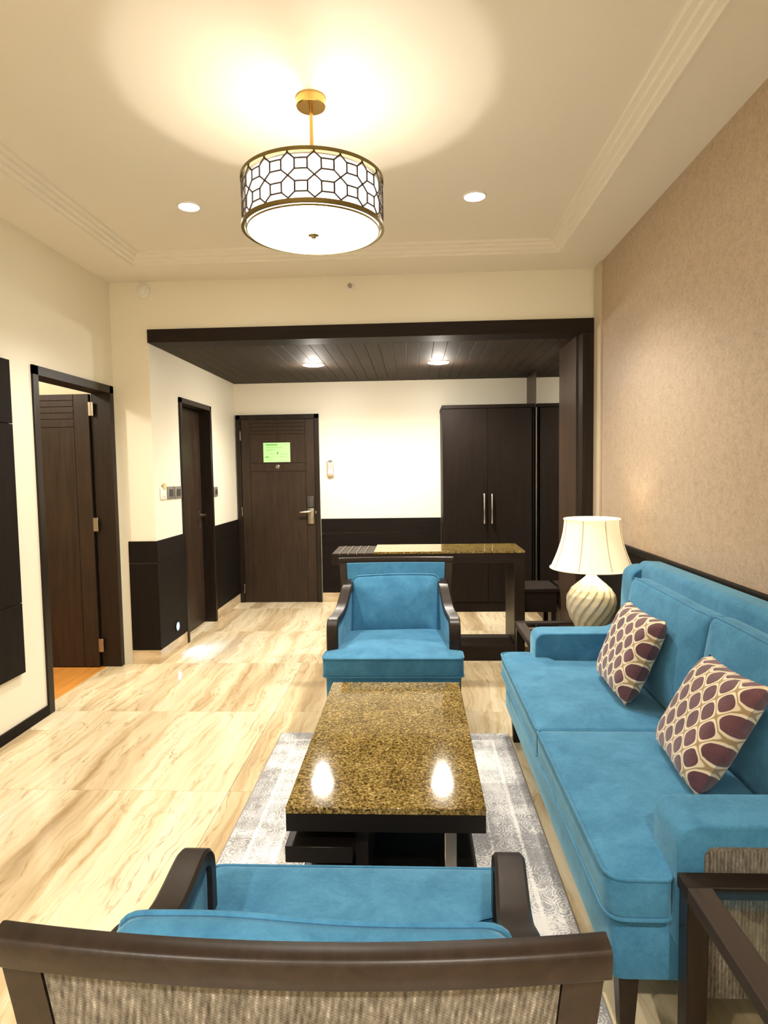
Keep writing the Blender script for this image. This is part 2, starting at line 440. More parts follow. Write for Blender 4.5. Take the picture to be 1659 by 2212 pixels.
# ---- walls
D1a, D1b, D1h = 3.66, 4.66, 2.10        # bedroom door frame outer (Y) and height
struct('wall_left', boxes((XL-WT, XL, YN, D1a+.01, 0, ZS+.15), (XL-WT, XL, D1b-.01, YP+.1, 0, ZS+.15), (XL-WT, XL, D1a+.01, D1b-.01, D1h-.01, ZS+.15)), M['wall_paint'], 'cream painted left wall with open doorway', 'wall')
struct('wall_right', box(XR, XR+WT, YN, YP+.3, 0, ZS+.15), M['wallpaper'], 'textured beige wallpaper wall behind the blue sofa', 'wall')
struct('wall_near', box(XL-WT, XR+WT, YN-WT, YN, 0, ZS+.15), M['wall_paint'], 'cream wall opposite the entry', 'wall')
D2a, D2b, D2h = 5.25, 6.07, 2.085
struct('wall_partition', boxes((XL, XE, YP, YP+.12, 0, ZS+.15), (XE, XR, YP, YP+.12, 2.51, ZS+.15), (XE, XR, YP, YP+.12, 2.44, 2.51)), M['wall_paint'], 'cream wall above the dark framed opening to the entry', 'wall')
struct('wall_entry_left', boxes((XE-.14, XE, YP+.12, D2a+.01, 0, 2.6), (XE-.14, XE, D2b-.01, YB, 0, 2.6), (XE-.14, XE, D2a+.01, D2b-.01, D2h-.01, 2.6), (XE-.30, XE-.28, D2a-.1, D2b+.1, 0, 2.3)), M['wall_paint'], 'cream left wall of the entry with side door', 'wall')
struct('wall_entry_back', box(XE-.14, XQ+.1, YB, YB+.1, 0, 2.6), M['wall_paint'], 'cream back wall with the entrance door', 'wall')
struct('wall_entry_right', box(XQ, XR, YP+.12, YB, 0, 2.6), M['reveal_wood'], 'dark wood clad right wall of the entry', 'wall')

# ---- ceiling with stepped tray moulding
TX0, TX1, TY0, TY1 = -1.90, .985, -1.2, 4.32
bm = bm_new()
add_box(bm, XL, TX0, YN, YP, ZS, ZS+.1); add_box(bm, TX1, XR, YN, YP, ZS, ZS+.1)
add_box(bm, TX0, TX1, TY1, YP, ZS, ZS+.1); add_box(bm, TX0, TX1, YN, TY0, ZS, ZS+.1)
add_box(bm, TX0-.05, TX1+.05, TY0-.05, TY1+.05, ZT, ZT+.08)
ceil = struct('ceiling', bm, M['ceiling_paint'], 'cream tray ceiling with a dropped border', 'ceiling')
def ring_frame(x0, x1, y0, y1, prof):
    """mitred moulding: prof = list of (inset, z)"""
    bm = bm_new()
    rings = []
    for d, z in prof:
        rings.append([(x0+d, y0+d, z), (x1-d, y0+d, z), (x1-d, y1-d, z), (x0+d, y1-d, z)])
    add_rings(bm, rings, True, False, False)
    return bm
prof = [(-.002, ZS-.001), (0.0, ZS-.004), (.010, ZS-.004), (.012, ZS+.010), (.034, ZS+.014), (.038, ZS+.030), (.062, ZS+.033), (.066, ZS+.048), (.090, ZS+.050), (.094, ZT+.001)]
SMOOTH = 20
struct('trim_1', ring_frame(TX0, TX1, TY0, TY1, prof), M['ceiling_paint'], 'stepped cream moulding around the ceiling tray', 'moulding')
SMOOTH = 40

# ---- entry ceiling: dark planks
ce = struct('ceiling_entry', box(XE, XR, YP+.12, YB, ZE+.012, ZE+.06), M['darkmetal'], 'dark wood plank ceiling over the entry', 'ceiling')
pw = 0.106; x = XE; meP = None; k = 0
while x < XQ-.01:
    x1 = min(x+pw, XQ)
    if x1-x > pw-.001 and meP: o = obj('plank', None, None, ce, me=meP)
    else:
        o = obj('plank', box(.0016, x1-x-.0016, YP+.20, YB, ZE, ZE+.014, .0012), M['wenge_y'], ce, False)
        if not meP: meP = o.data
    o.location = (x, 0, 0); x += pw
# ---- dark frame of the opening
fr = thing('trim_2', 'dark wood frame around the opening to the entry', 'trim', kind='structure')
obj('header', box(XE, XR-.001, YP-.02, YP+.20, ZE, 2.512, .002), M['wenge_x'], fr)
obj('post', box(XQ-.002, XR-.001, YP-.02, YP+.12, 0, ZE, .002), M['wenge'], fr)
obj('reveal_panel', box(XQ-.014, XQ-.0005, YP+.12, 5.355, .0, ZE, .001), M['reveal_wood'], fr)
struct('trim_3', box(XR-.012, XR, YP-.18, YP-.021, .98, ZS, .001), M['beige_strip'], 'narrow beige corner strip beside the dark post', 'trim')

# ---- skirting and wainscot
def wains(name, label, segs, mats):
    o = thing(name, label, 'wainscot', kind='structure')
    for (b, mt, nm) in segs: obj(nm, box(*b, .0015), M[mt], o)
    return o
wains('trim_4', 'dark wainscot panels and stone skirting on the corner pillar and entry left wall', [
    ((-2.165, XE+.012, YP-.012, YP, .105, .77, ), 'wainscot_wood', 'panel'), ((-2.165, XE+.012, YP-.012, YP, .773, .94), 'wainscot_wood', 'panel'),
    ((XE, XE+.012, YP, D2a, .105, .77), 'wainscot_wood', 'panel'), ((XE, XE+.012, YP, D2a, .773, .94), 'wainscot_wood', 'panel'),
    ((XE, XE+.012, D2b, YB, .105, .77), 'wainscot_wood', 'panel'), ((XE, XE+.012, D2b, YB, .773, .93), 'wainscot_wood', 'panel'),
    ((-2.165, XE+.010, YP-.010, YP, 0, .103), 'marble_skirting', 'skirting'), ((XE, XE+.010, YP, D2a, 0, .103), 'marble_skirting', 'skirting'),
    ((XE, XE+.010, D2b, YB, 0, .103), 'marble_skirting', 'skirting')], None)
wains('trim_5', 'dark wainscot panel and stone skirting between entrance door and wardrobe', [
    ((-1.025, .289, YB-.012, YB, .105, .765), 'wainscot_wood_x', 'panel'), ((-1.025, .289, YB-.012, YB, .768, .925), 'wainscot_wood_x', 'panel'),
    ((-1.025, .289, YB-.010, YB, 0, .103), 'marble_skirting', 'skirting')], None)
o = thing('trim_6', 'dark wainscot and chair rail running behind the sofa', 'wainscot', kind='structure')
for k in range(6): obj('panel', box(XR-.012, XR-.0005, YN+k*1.045+.002, YN+(k+1)*1.045-.002, .0, .93, .001), M['wainscot_wood'], o)
obj('chair_rail', box(XR-.028, XR-.0005, YN, YP-.021, .932, .968, .004, 2), M['wainscot_wood'], o)
struct('baseboard_left', box(XL, XL+.014, YN, D1a, 0, .06, .002), M['wainscot_wood'], 'dark baseboard along the left wall', 'baseboard')

# ---- doors
def hinge(parent, x, y, z, ax, mat='nickel'):
    bm = bm_new(); add_box(bm, *( (x-.018, x+.018, y-.003, y+.003, z-.05, z+.05) if ax == 'x' else (x-.003, x+.003, y-.018, y+.018, z-.05, z+.05)), bev=.0008)
    add_lathe(bm, [(.006, z-.05), (.006, z+.05)], x, y, 10); return obj('hinge', bm, M[mat], parent)
# door 1: bedroom, leaf swung 90 degrees into the bedroom
d1 = thing('door_1', 'dark wood door standing open into the room with orange floor', 'door', kind='structure')
fw = .056
bm = bm_new()
for a, b in ((D1a, D1a+fw), (D1b-fw, D1b)): add_box(bm, XL-WT-.012, XL+.014, a, b, 0, D1h, .002)
add_box(bm, XL-WT-.012, XL+.014, D1a, D1b, D1h-fw, D1h, .002)
obj('door_frame', bm, M['wenge'], d1)
LY = 4.585; lx1, lx0 = -2.374, -3.27
leaf = obj('leaf', box(lx0, lx1, LY, LY+.032, .008, 2.04, .001), M['wainscot_wood'], d1)
def board(x0, x1, z0, z1, par, y0, y1, mt='door_wood'): return obj('panel', box(x0+.0015, x1-.0015, y0, y1, z0+.0015, z1-.0015, .001), M[mt], par, False)
board(lx1-.115, lx1, .008, 2.04, leaf, LY-.006, LY+.001)
board(lx0, lx0+.115, .008, 2.04, leaf, LY-.006, LY+.001)
zz = 2.04
for h in (.045, .045, .045, .045): board(lx0+.115, lx1-.115, zz-h, zz, leaf, LY-.006, LY+.001); zz -= h
board(lx0+.115, lx1-.115, 1.80, zz, leaf, LY-.006, LY+.001)
board(lx0+.115, lx1-.115, .008, 1.80, leaf, LY-.006, LY+.001)
for z in (1.93, 1.08, .17): hinge(d1, -2.358, LY-.006, z, 'x')
# door 2: side door of the entry, leaf at the back of a deep jamb
d2 = thing('door_2', 'dark side door with lever handle in the entry left wall', 'door', kind='structure')
bm = bm_new(); f2 = .045
for a, b in ((D2a, D2a+f2), (D2b-f2, D2b)): add_box(bm, XE-.14, XE+.016, a, b, 0, D2h, .002)
add_box(bm, XE-.14, XE+.016, D2a, D2b, D2h-f2, D2h, .002)
obj('door_frame', bm, M['wenge'], d2)
leaf = obj('leaf', box(XE-.135, XE-.10, D2a+f2, D2b-f2, .006, D2h-f2-.003, .001), M['wainscot_wood'], d2)
for a, b in ((D2a+f2, D2a+f2+.1), (D2a+f2+.1, D2b-f2-.1), (D2b-f2-.1, D2b-f2)):
    obj('panel', box(XE-.101, XE-.094, a+.0015, b-.0015, .008, D2h-f2-.006, .001), M['door_wood'], leaf)
hd = obj('handle', boxes((XE-.094, XE-.088, D2b-.115, D2b-.075, .93, 1.09)), M['nickel'], d2)
obj('lever', tube([(XE-.09, D2b-.095, 1.05), (XE-.045, D2b-.095, 1.05), (XE-.04, D2b-.11, 1.05), (XE-.04, D2b-.20, 1.05)], .009, 10), M['nickel'], hd)
# door 3: entrance door
d3 = thing('door_3', 'dark wood entrance door with green notice and card lock', 'door', kind='structure')
ex0, ex1, eh = -1.942, -1.030, 2.073; f3 = .048
bm = bm_new()
for a, b in ((ex0, ex0+f3), (ex1-f3, ex1)): add_box(bm, a, b, YB-.035, YB+.01, 0, eh, .002)
add_box(bm, ex0, ex1, YB-.035, YB+.01, eh-f3, eh, .002)
obj('door_frame', bm, M['wenge'], d3)
lx0, lx1 = ex0+f3+.003, ex1-f3-.003
leaf = obj('leaf', box(lx0, lx1, YB-.018, YB+.005, .006, eh-f3-.003, .001), M['wainscot_wood'], d3)
y0, y1 = YB-.024, YB-.017
board(lx0, lx0+.10, .006, 2.02, leaf, y0, y1); board(lx1-.10, lx1, .006, 2.02, leaf, y0, y1)
zz = 2.02
for h in (.04, .04, .04, .04): board(lx0+.10, lx1-.10, zz-h, zz, leaf, y0, y1); zz -= h
board(lx0+.10, lx1-.10, 1.545, zz, leaf, y0, y1); board(lx0+.10, lx1-.10, 1.455, 1.545, leaf, y0, y1); board(lx0+.10, lx1-.10, .006, 1.455, leaf, y0, y1)
for z in (1.848, 1.016, .16): hinge(d3, ex0+f3+.001, YB-.036, z, 'y')
pp = obj('peephole', bm_new(), None, d3, False)
bpy.data.objects.remove(pp)
bm = bm_new(); add_lathe(bm, [(.021, 0), (.021, .004), (.015, .007), (.009, .006), (.009, .003)], n=20)
pp = obj('peephole', bm, M['nickel'], d3); pp.location = (-1.490, YB-.024, 1.505); pp.rotation_euler = (PI/2, 0, 0)
lk = obj('lock_plate', box(-1.168, -1.100, YB-.042, YB-.024, .873, 1.045, .004, 2), M['nickel'], d3)
obj('lever', tube([(-1.135, YB-.04, 1.012), (-1.135, YB-.075, 1.012), (-1.150, YB-.08, 1.010), (-1.245, YB-.08, 1.006)], .0115, 10), M['steel'], lk)
obj('thumb_turn', box(-1.150, -1.108, YB-.056, YB-.041, .935, .947, .003), M['steel'], lk)
obj('card_reader', box(-1.170, -1.098, YB-.046, YB-.024, 1.055, 1.178, .006, 2), M['plastic_dark'], d3)
obj('strike_plate', box(-1.083, -1.072, YB-.037, YB-.030, .985, 1.015), M['nickel'], d3)
# notice on the door
nt = thing('door_notice', 'pale green printed notice card on the entrance door', 'sign')
obj('card', box(-1.645, -1.348, YB-.0275, YB-.0245, 1.555, 1.768, .001), M['card_green'], nt)
def pr(x0, x1, z0, z1, mt): 
    W, H = .297, .213
    return obj('printed_line', box(-1.645+x0*W, -1.645+x1*W, YB-.0285, YB-.0273, 1.768-z1*H, 1.768-z0*H), M[mt], nt, False)
pr(.10, .53, .085, .135, 'print_green'); pr(.11, .73, .225, .265, 'print_pale'); pr(.11, .44, .335, .365, 'print_pale'); pr(.11, .32, .395, .42, 'print_pale'); pr(.58, .68, .32, .335, 'print_pale')
pr(.07, .19, .71, .765, 'print_green'); pr(.25, .39, .575, .605, 'print_pale'); pr(.60, .90, .565, .60, 'print_pale'); pr(.60, .90, .71, .74, 'print_pale'); pr(.22, .40, .715, .74, 'print_pale')
pr(.11, .30, .845, .86, 'print_pale'); pr(.15, .34, .885, .90, 'print_pale'); pr(.64, .90, .885, .90, 'print_pale'); pr(.78, .90, .10, .13, 'print_pale')
pr(.505, .555, .495, .585, 'print_green'); pr(.515, .57, .43, .49, 'print_pale'); pr(.526, .536, .585, .62, 'print_green')

# ------------------------------------------------------------------ wardrobe
WY = 6.39
wd = thing('wardrobe', 'tall dark wood two-door wardrobe with steel bar handles', 'wardrobe', (0, 0, 0))
obj('carcass', boxes((.290, .308, WY+.022, YB-.013, 0, 2.05), (1.188, 1.206, WY+.022, YB-.013, 0, 2.05), (.308, 1.188, YB-.03, YB-.013, 0, 2.05), (.308, 1.188, WY+.03, YB-.03, .08, .1), (.308, 1.188, WY+.06, WY+.075, 0, .08)), M['wardrobe_wood'], wd)
obj('cornice', box(.286, 1.206, WY-.004, YB-.013, 2.05, 2.085, .002), M['wardrobe_wood'], wd)
obj('plinth', box(.292, 1.206, WY+.006, WY+.03, .0, .095, .001), M['wardrobe_wood'], wd)
for a, b, hx in ((.292, .7355, .700), (.7385, 1.175, .776)):
    dr = obj('door', box(a, b, WY, WY+.022, .10, 2.046, .0015), M['wardrobe_wood'], wd)
    h = obj('handle', tube([(hx, WY, .905), (hx, WY-.03, .905), (hx, WY-.034, .912), (hx, WY-.034, 1.185), (hx, WY-.03, 1.193), (hx, WY, 1.193)], .0085, 10), M['steel'], dr)
mr = thing('wall_mirror', 'tall mirror on the entry right wall beside the wardrobe', 'mirror', (0, 0, 0))
obj('glass', box(XQ-.007, XQ-.0005, 5.357, 6.375, .30, ZE-.001), M['mirror'], mr, False)
obj('edge_strip', box(XQ-.010, XQ-.0005, 6.375, 6.384, .30, 2.05), M['nickel'], mr)

# ------------------------------------------------------------------ console desk with rack
DY0, DY1 = 4.735, 5.21
dk = thing('console_desk', 'tall dark wood console table with granite top and luggage slats', 'table', (0, 0, 0))
obj('granite_top', box(-.310, .822, DY0, DY1, .818, .836, .002), M['granite'], dk)
obj('apron', box(-.63, .820, DY0+.004, DY0+.03, .742, .817, .0015), M['wenge_x'], dk)
obj('apron', box(-.63, .820, DY1-.03, DY1-.004, .742, .817, .0015), M['wenge_x'], dk)
obj('apron', box(-.63, -.606, DY0+.03, DY1-.03, .742, .817, .0015), M['wenge_y'], dk)
obj('deck', box(-.606, .742, DY0+.03, DY1-.03, .79, .8165), M['wenge_x'], dk)
obj('leg', box(.742, .820, DY0+.004, DY1-.004, .0, .742, .0015), M['wenge'], dk)
obj('leg', box(-.26, -.19, DY0+.004, DY1-.004, .0, .742, .0015), M['wenge'], dk)
obj('base', box(-.19, .742, DY0+.004, DY0+.34, .0, .117, .002), M['wenge_x'], dk)
xx = -.628
for k in range(5):
    obj('slat', box(xx+.003, xx+.060, DY0+.006, DY1-.006, .818, .826, .001), M['wenge_y'], dk)
    if k < 4: obj('metal_strip', box(xx+.0605, xx+.0635, DY0+.004, DY1-.006, .818, .830), M['steel'], dk)
    xx += .0635
# low stool by the mirror
st = thing('wooden_stool', 'low dark wood stool beneath the mirror behind the lamp table', 'stool', (0, 0, 0))
obj('seat', box(.86, 1.200, 5.30, 5.70, .412, .44, .003), M['wenge_x'], st)
obj('drawer_box', box(.875, 1.185, 5.315, 5.685, .24, .411, .002), M['wenge_x'], st)
for a in (.88, 1.14):
    for b in (5.32, 5.64): obj('leg', box(a, a+.04, b, b+.04, 0, .24, .002), M['wenge'], st)
obj('stretcher', box(.92, 1.14, 5.49, 5.515, .08, .105, .001), M['wenge'], st)

# ------------------------------------------------------------------ small wall fittings
sd = thing('wall_detector', 'round white alarm detector high on the wall above the opening, left end', 'detector', (-1.975, YP, 2.79))
bm = bm_new(); add_lathe(bm, [(.052, 0), (.052, .012), (.046, .02), (.030, .021)], n=28); b = obj('base', bm, M['plastic_white'], sd); b.rotation_euler = (PI/2, 0, 0)
bm = bm_new(); add_lathe(bm, [(.028, .021), (.028, .030), (.022, .034), (0.004, .035)], n=28); b = obj('cap', bm, M['plastic_white'], sd); b.rotation_euler = (PI/2, 0, 0)
sk = thing('fire_sprinkler', 'small chrome sprinkler head on the wall above the opening, centre', 'sprinkler', (-.444, YP, 2.78))
bm = bm_new(); add_lathe(bm, [(.034, 0), (.034, .004), (.024, .008), (.012, .009)], n=24); b = obj('escutcheon', bm, M['plastic_white'], sk); b.rotation_euler = (PI/2, 0, 0)
bm = bm_new(); add_lathe(bm, [(.010, .009), (.010, .025), (.006, .028), (.006, .045), (.016, .046), (.016, .049)], n=16); b = obj('nozzle', bm, M['nickel'], sk); b.rotation_euler = (PI/2, 0, 0)

rm = thing('remote_control', 'white air conditioner remote in a wall holder beside the entrance door', 'remote', (0, 0, 0))
obj('body', box(-.938, -.880, YB-.032, YB-.010, 1.40, 1.573, .008, 2), M['plastic_white'], rm)
obj('screen', box(-.930, -.888, YB-.0335, YB-.031, 1.540, 1.568, .001), M['plastic_grey'], rm)
bm = bm_new()
for i in range(3):
    for j in range(4): add_box(bm, -.932+i*.017, -.921+i*.017, YB-.0345, YB-.031, 1.468+j*.017, 1.478+j*.017, .001)
obj('buttons', bm, M['plastic_tan'], rm)
obj('holder', boxes((-.942, -.876, YB-.036, YB-.0005, 1.388, 1.416), (-.952, -.876, YB-.009, YB-.0005, 1.388, 1.56), bev=.002), M['plastic_tan'], rm)
SX = XE+.0005
def plate(name, label, cat, y0, y1, z0, z1, mp, mk, grp=None):
    t = thing(name, label, cat, (0, 0, 0), group=grp)
    obj('plate', box(SX, SX+.010, y0, y1, z0, z1, .003, 2), M[mp], t)
    d_ = (y1-y0)*.24
    obj('rocker', box(SX+.008, SX+.0145, y0+d_, y1-d_, z0+.022, z1-.022, .002), M[mk], t)
    return t
kc = plate('key_card_switch', 'white key card holder nearest the corner pillar', 'switch', 4.800, 4.912, 1.248, 1.342, 'plastic_white', 'plastic_white')
obj('key_card', box(SX+.011, SX+.014, 4.838, 4.892, 1.325, 1.375, .001), M['card_yellow'], kc)
plate('light_switch', 'dark grey switch plate right beside the white key card holder', 'switch', 4.930, 5.070, 1.245, 1.345, 'plastic_grey', 'plastic_dark')
plate('light_switch', 'dark grey switch plate touching the near side of the side door frame', 'switch', 5.085, 5.232, 1.243, 1.343, 'plastic_grey', 'plastic_dark')
plate('light_switch', 'dark switch plate between the side door and the entrance door', 'switch', 6.10, 6.215, 1.216, 1.312, 'plastic_grey', 'plastic_dark')

sl = thing('step_light', 'small round bluish step light low on the entry wall', 'step light', (XE+.012, 5.02, .205))
bm = bm_new(); add_lathe(bm, [(.044, 0), (.044, .006), (.034, .008), (.030, .004)], n=28, cap1=False); b = obj('bezel', bm, M['darkmetal'], sl); b.rotation_euler = (0, PI/2, 0)
bm = bm_new(); add_lathe(bm, [(.032, .004), (.032, .006), (.016, .010), (.002, .011)], n=24); b = obj('lens', bm, M['step_lens'], sl); b.rotation_euler = (0, PI/2, 0)
lamp('step_beam', 'SPOT', 3.5, (.10, .42, 1), (.02, 0, 0), sl, .015, math.radians(120), .7, (0, math.radians(-62), 0))

# dark media panel on the left wall (only its far edge is in view)
tv = thing('media_panel', 'dark wood media wall panel at the left edge', 'panel', (0, 0, 0))
for z0, z1 in ((.34, .735), (.738, 1.735), (1.738, 2.085)):
    obj('panel', box(XL+.0005, XL+.028, 1.6, 3.425, z0, z1, .0015), M['wenge_y'] if False else M['wainscot_wood'], tv)

# ------------------------------------------------------------------ downlights
def downlight(label, x, y, z, r, energy, grp, spot=120):
    t = thing('downlight', label, 'downlight', (x, y, z), group=grp)
    bm = bm_new(); add_lathe(bm, [(r+.014, 0), (r+.014, -.004), (r+.004, -.008), (r, -.002), (r, .0)], n=32, cap0=False, cap1=False)
    obj('ring', bm, M['plastic_white'], t)
    bm = bm_new(); add_lathe(bm, [(r, -.001), (r, -.004), (r*.5, -.0055), (.001, -.006)], n=32); obj('lens', bm, M['down_lens'], t)
    if spot > 150: lamp('glow', 'POINT', energy*.09, WARM, (0, 0, -.10), t, .05)
    lamp('beam', 'SPOT', energy, WARM, (0, 0, -.02), t, .05, math.radians(spot), .75)
    return t
downlight('recessed ceiling downlight left of the drum pendant', -1.225, 3.56, ZT, .052, P_DOWN, 'tray ceiling downlights')
downlight('recessed ceiling downlight right of the drum pendant', .347, 3.56, ZT, .052, P_DOWN, 'tray ceiling downlights')
downlight('added fill downlight behind the camera, left side', -1.225, -.95, ZT, .052, P_DOWN*2.2, 'tray ceiling downlights', 128)  # this and the next: unseen, added as fill for surfaces facing the camera
downlight('added fill downlight behind the camera, right side', .347, -.95, ZT, .052, P_DOWN*2.2, 'tray ceiling downlights', 128)
downlight('left of the two downlights in the dark plank ceiling', -.90, 5.80, ZE, .085, P_ENTRY, 'plank ceiling downlights', 158)
downlight('right of the two downlights in the dark plank ceiling', .235, 5.82, ZE, .085, P_ENTRY, 'plank ceiling downlights', 158)
t = thing('bedroom_fill_lamp', 'added unseen ceiling lamp lighting the room beyond the open door', 'lamp', (-3.3, 3.4, 2.65))  # out of view, put in to light the bedroom
obj('diffuser', lathe([(.16, 0), (.16, -.03), (.12, -.05), (.01, -.055)], n=28), M['pendant_disc'], t)
lamp('bulb', 'POINT', P_BED, WARM, (0, 0, -.12), t, .08)

# ------------------------------------------------------------------ pendant
PX, PY, PZ0, PZ1, PR = -.39, 2.60, 2.412, 2.605, .284
pd = thing('drum_pendant', 'drum pendant lamp with brass lattice around a white shade', 'pendant lamp', (PX, PY, ZT))
z0, z1 = PZ0-ZT, PZ1-ZT
obj('ceiling_canopy', lathe([(.058, 0), (.058, -.034), (.055, -.037), (.006, -.037)], n=40), M['brass'], pd)
obj('stem', lathe([(.0075, -.037), (.0075, z0+.02)], n=14), M['brass'], pd)
def hoop(z, h, r, th):
    bm = bm_new()
    add_rings(bm, [[(rr*math.cos(2*PI*i/72), rr*math.sin(2*PI*i/72), zz) for i in range(72)] for rr, zz in ((r, z), (r, z+h), (r-th, z+h), (r-th, z), (r, z))], True, False, False)
    bmesh.ops.remove_doubles(bm, verts=bm.verts, dist=1e-6); return bm
obj('hoop', hoop(z1-.014, .014, PR, .012), M['bronze'], pd)
obj('hoop', hoop(z0, .014, PR, .012), M['bronze'], pd)
# lattice: NR repeats of the hexagon / square motif
NR = 18; bm = bm_new(); H0, H1 = z0+.014, z1-.014; Hh = H1-H0
def cyl(u, v): a = 2*PI*u/NR; rr = PR-.006; return (rr*math.cos(a), rr*math.sin(a), H0+v*Hh)
def seg(a, b):
    n = max(1, int(abs(a[0]-b[0])*4+.99)); pts = [cyl(a[0]+(b[0]-a[0])*k/n, a[1]+(b[1]-a[1])*k/n) for k in range(n+1)]
    add_tube(bm, pts, .0036, 5)
for i in range(NR):
    for v0 in (0.02, .50):
        h = .48 if v0 > .1 else .48
        a_, b_ = v0+h*.27, v0+h*.73
        q = .26
        seg((i, v0), (i+q, a_)); seg((i, v0), (i-q, a_)); seg((i, v0+h), (i+q, b_)); seg((i, v0+h), (i-q, b_))
        seg((i+q, a_), (i+q, b_)); seg((i-q, a_), (i-q, b_)); seg((i+q, a_), (i+1-q, a_)); seg((i+q, b_), (i+1-q, b_))
    seg((i, 0), (i, .02)); seg((i, .98), (i, 1.0))
obj('lattice', bm, M['lattice_metal'], pd)
RS = .262
bm = bm_new()
add_rings(bm, [[(rr*math.cos(2*PI*i/64), rr*math.sin(2*PI*i/64), zz) for i in range(64)] for rr, zz in ((RS, z0-.004), (RS, z1-.018))], True, False, False)
obj('shade', bm, M['pendant_shade'], pd)
obj('diffuser', lathe([(RS-.004, z0+.004), (RS-.004, z0-.004), (RS*.8, z0-.010), (RS*.4, z0-.014), (.004, z0-.015)], n=64), M['pendant_disc'], pd)
bm = bm_new()
add_rings(bm, [[(rr*math.cos(2*PI*i/64), rr*math.sin(2*PI*i/64), zz) for i in range(64)] for rr, zz in ((RS-.0006, z1-.018), (.246, z1-.004), (.240, z1-.004), (.240, z0+.008))], True, False, False)
obj('baffle_lining', bm, M['baffle_lining'], pd)  # added non-glowing liner, its lip sized to shape the light ring on the ceiling
obj('light_stop_pan', lathe([(.2395, z0+.012), (.002, z0+.012)], n=48, cap0=False), M['baffle_lining'], pd)  # unseen pan added to stop the diffuser's light going upward
obj('diffuser_rim', hoop(z0-.006, .006, RS+.003, .004), M['bronze'], pd)
obj('finial', lathe([(.022, z0-.014), (.022, z0-.018), (.012, z0-.022), (.009, z0-.028), (.003, z0-.030)], n=20), M['bronze'], pd)
obj('spider', boxes((-.239, .239, -.002, .002, z0+.013, z0+.016), (-.002, .002, -.239, .239, z0+.013, z0+.016)), M['brass'], pd)
lamp('bulb', 'POINT', P_PENDANT, WARM, (0.0, .03, z0+.030), pd, .012)

# ------------------------------------------------------------------ rug
rg = thing('area_rug', 'distressed grey and cream patterned rug under the coffee table', 'rug', (-.125, 1.975, 0.0005))
obj('pile', box(-.62, .62, -1.42, 1.42, .0, .009, .003, 2), M['rug'], rg)
for sx in (-.621, .621): obj('bound_edge', tube([(sx, -1.42, .005), (sx, 1.42, .005)], .004, 6), M['rug_edge'], rg)

# ------------------------------------------------------------------ coffee table
ct = thing('coffee_table', 'low coffee table with polished gold granite top and dark base', 'coffee table', (-.097, 2.375, .0095))
W2, L2 = .2985, .56
obj('granite_top', box(-W2, W2, -L2, L2, .420, .4405, .002), M['granite'], ct)
obj('frame', boxes((-W2+.001, W2-.001, -L2+.001, -L2+.035, .366, .4195), (-W2+.001, W2-.001, L2-.035, L2-.001, .366, .4195), (-W2+.001, -W2+.035, -L2+.035, L2-.035, .366, .4195), (W2-.035, W2-.001, -L2+.035, L2-.035, .366, .4195), (-W2+.035, W2-.035, -L2+.035, L2-.035, .385, .4195)), M['table_wood'], ct, False)
obj('lower_deck', box(-W2+.01, W2-.005, -L2+.01, L2-.01, .06, .11, .002), M['table_wood'], ct)
obj('steel_edge', box(-W2+.004, -W2+.0098, -L2+.01, L2-.01, .06, .112, .001), M['steel'], ct)
obj('side_shelf', box(-W2-.006, -.10, -L2+.008, L2-.008, .263, .314, .002), M['table_wood'], ct)
obj('centre_panel', box(-.10, -.06, -L2+.10, L2-.10, .11, .366, .001), M['table_wood'], ct)
for y in (-L2+.012, L2-.050): obj('steel_post', box(.176, .212, y, y+.038, .11, .366, .002), M['steel'], ct)
for a in (-.24, .24):
    for b in (-.46, .46): obj('foot', lathe([(.025, 0), (.025, .06)], a, b, 16), M['darkmetal'], ct)

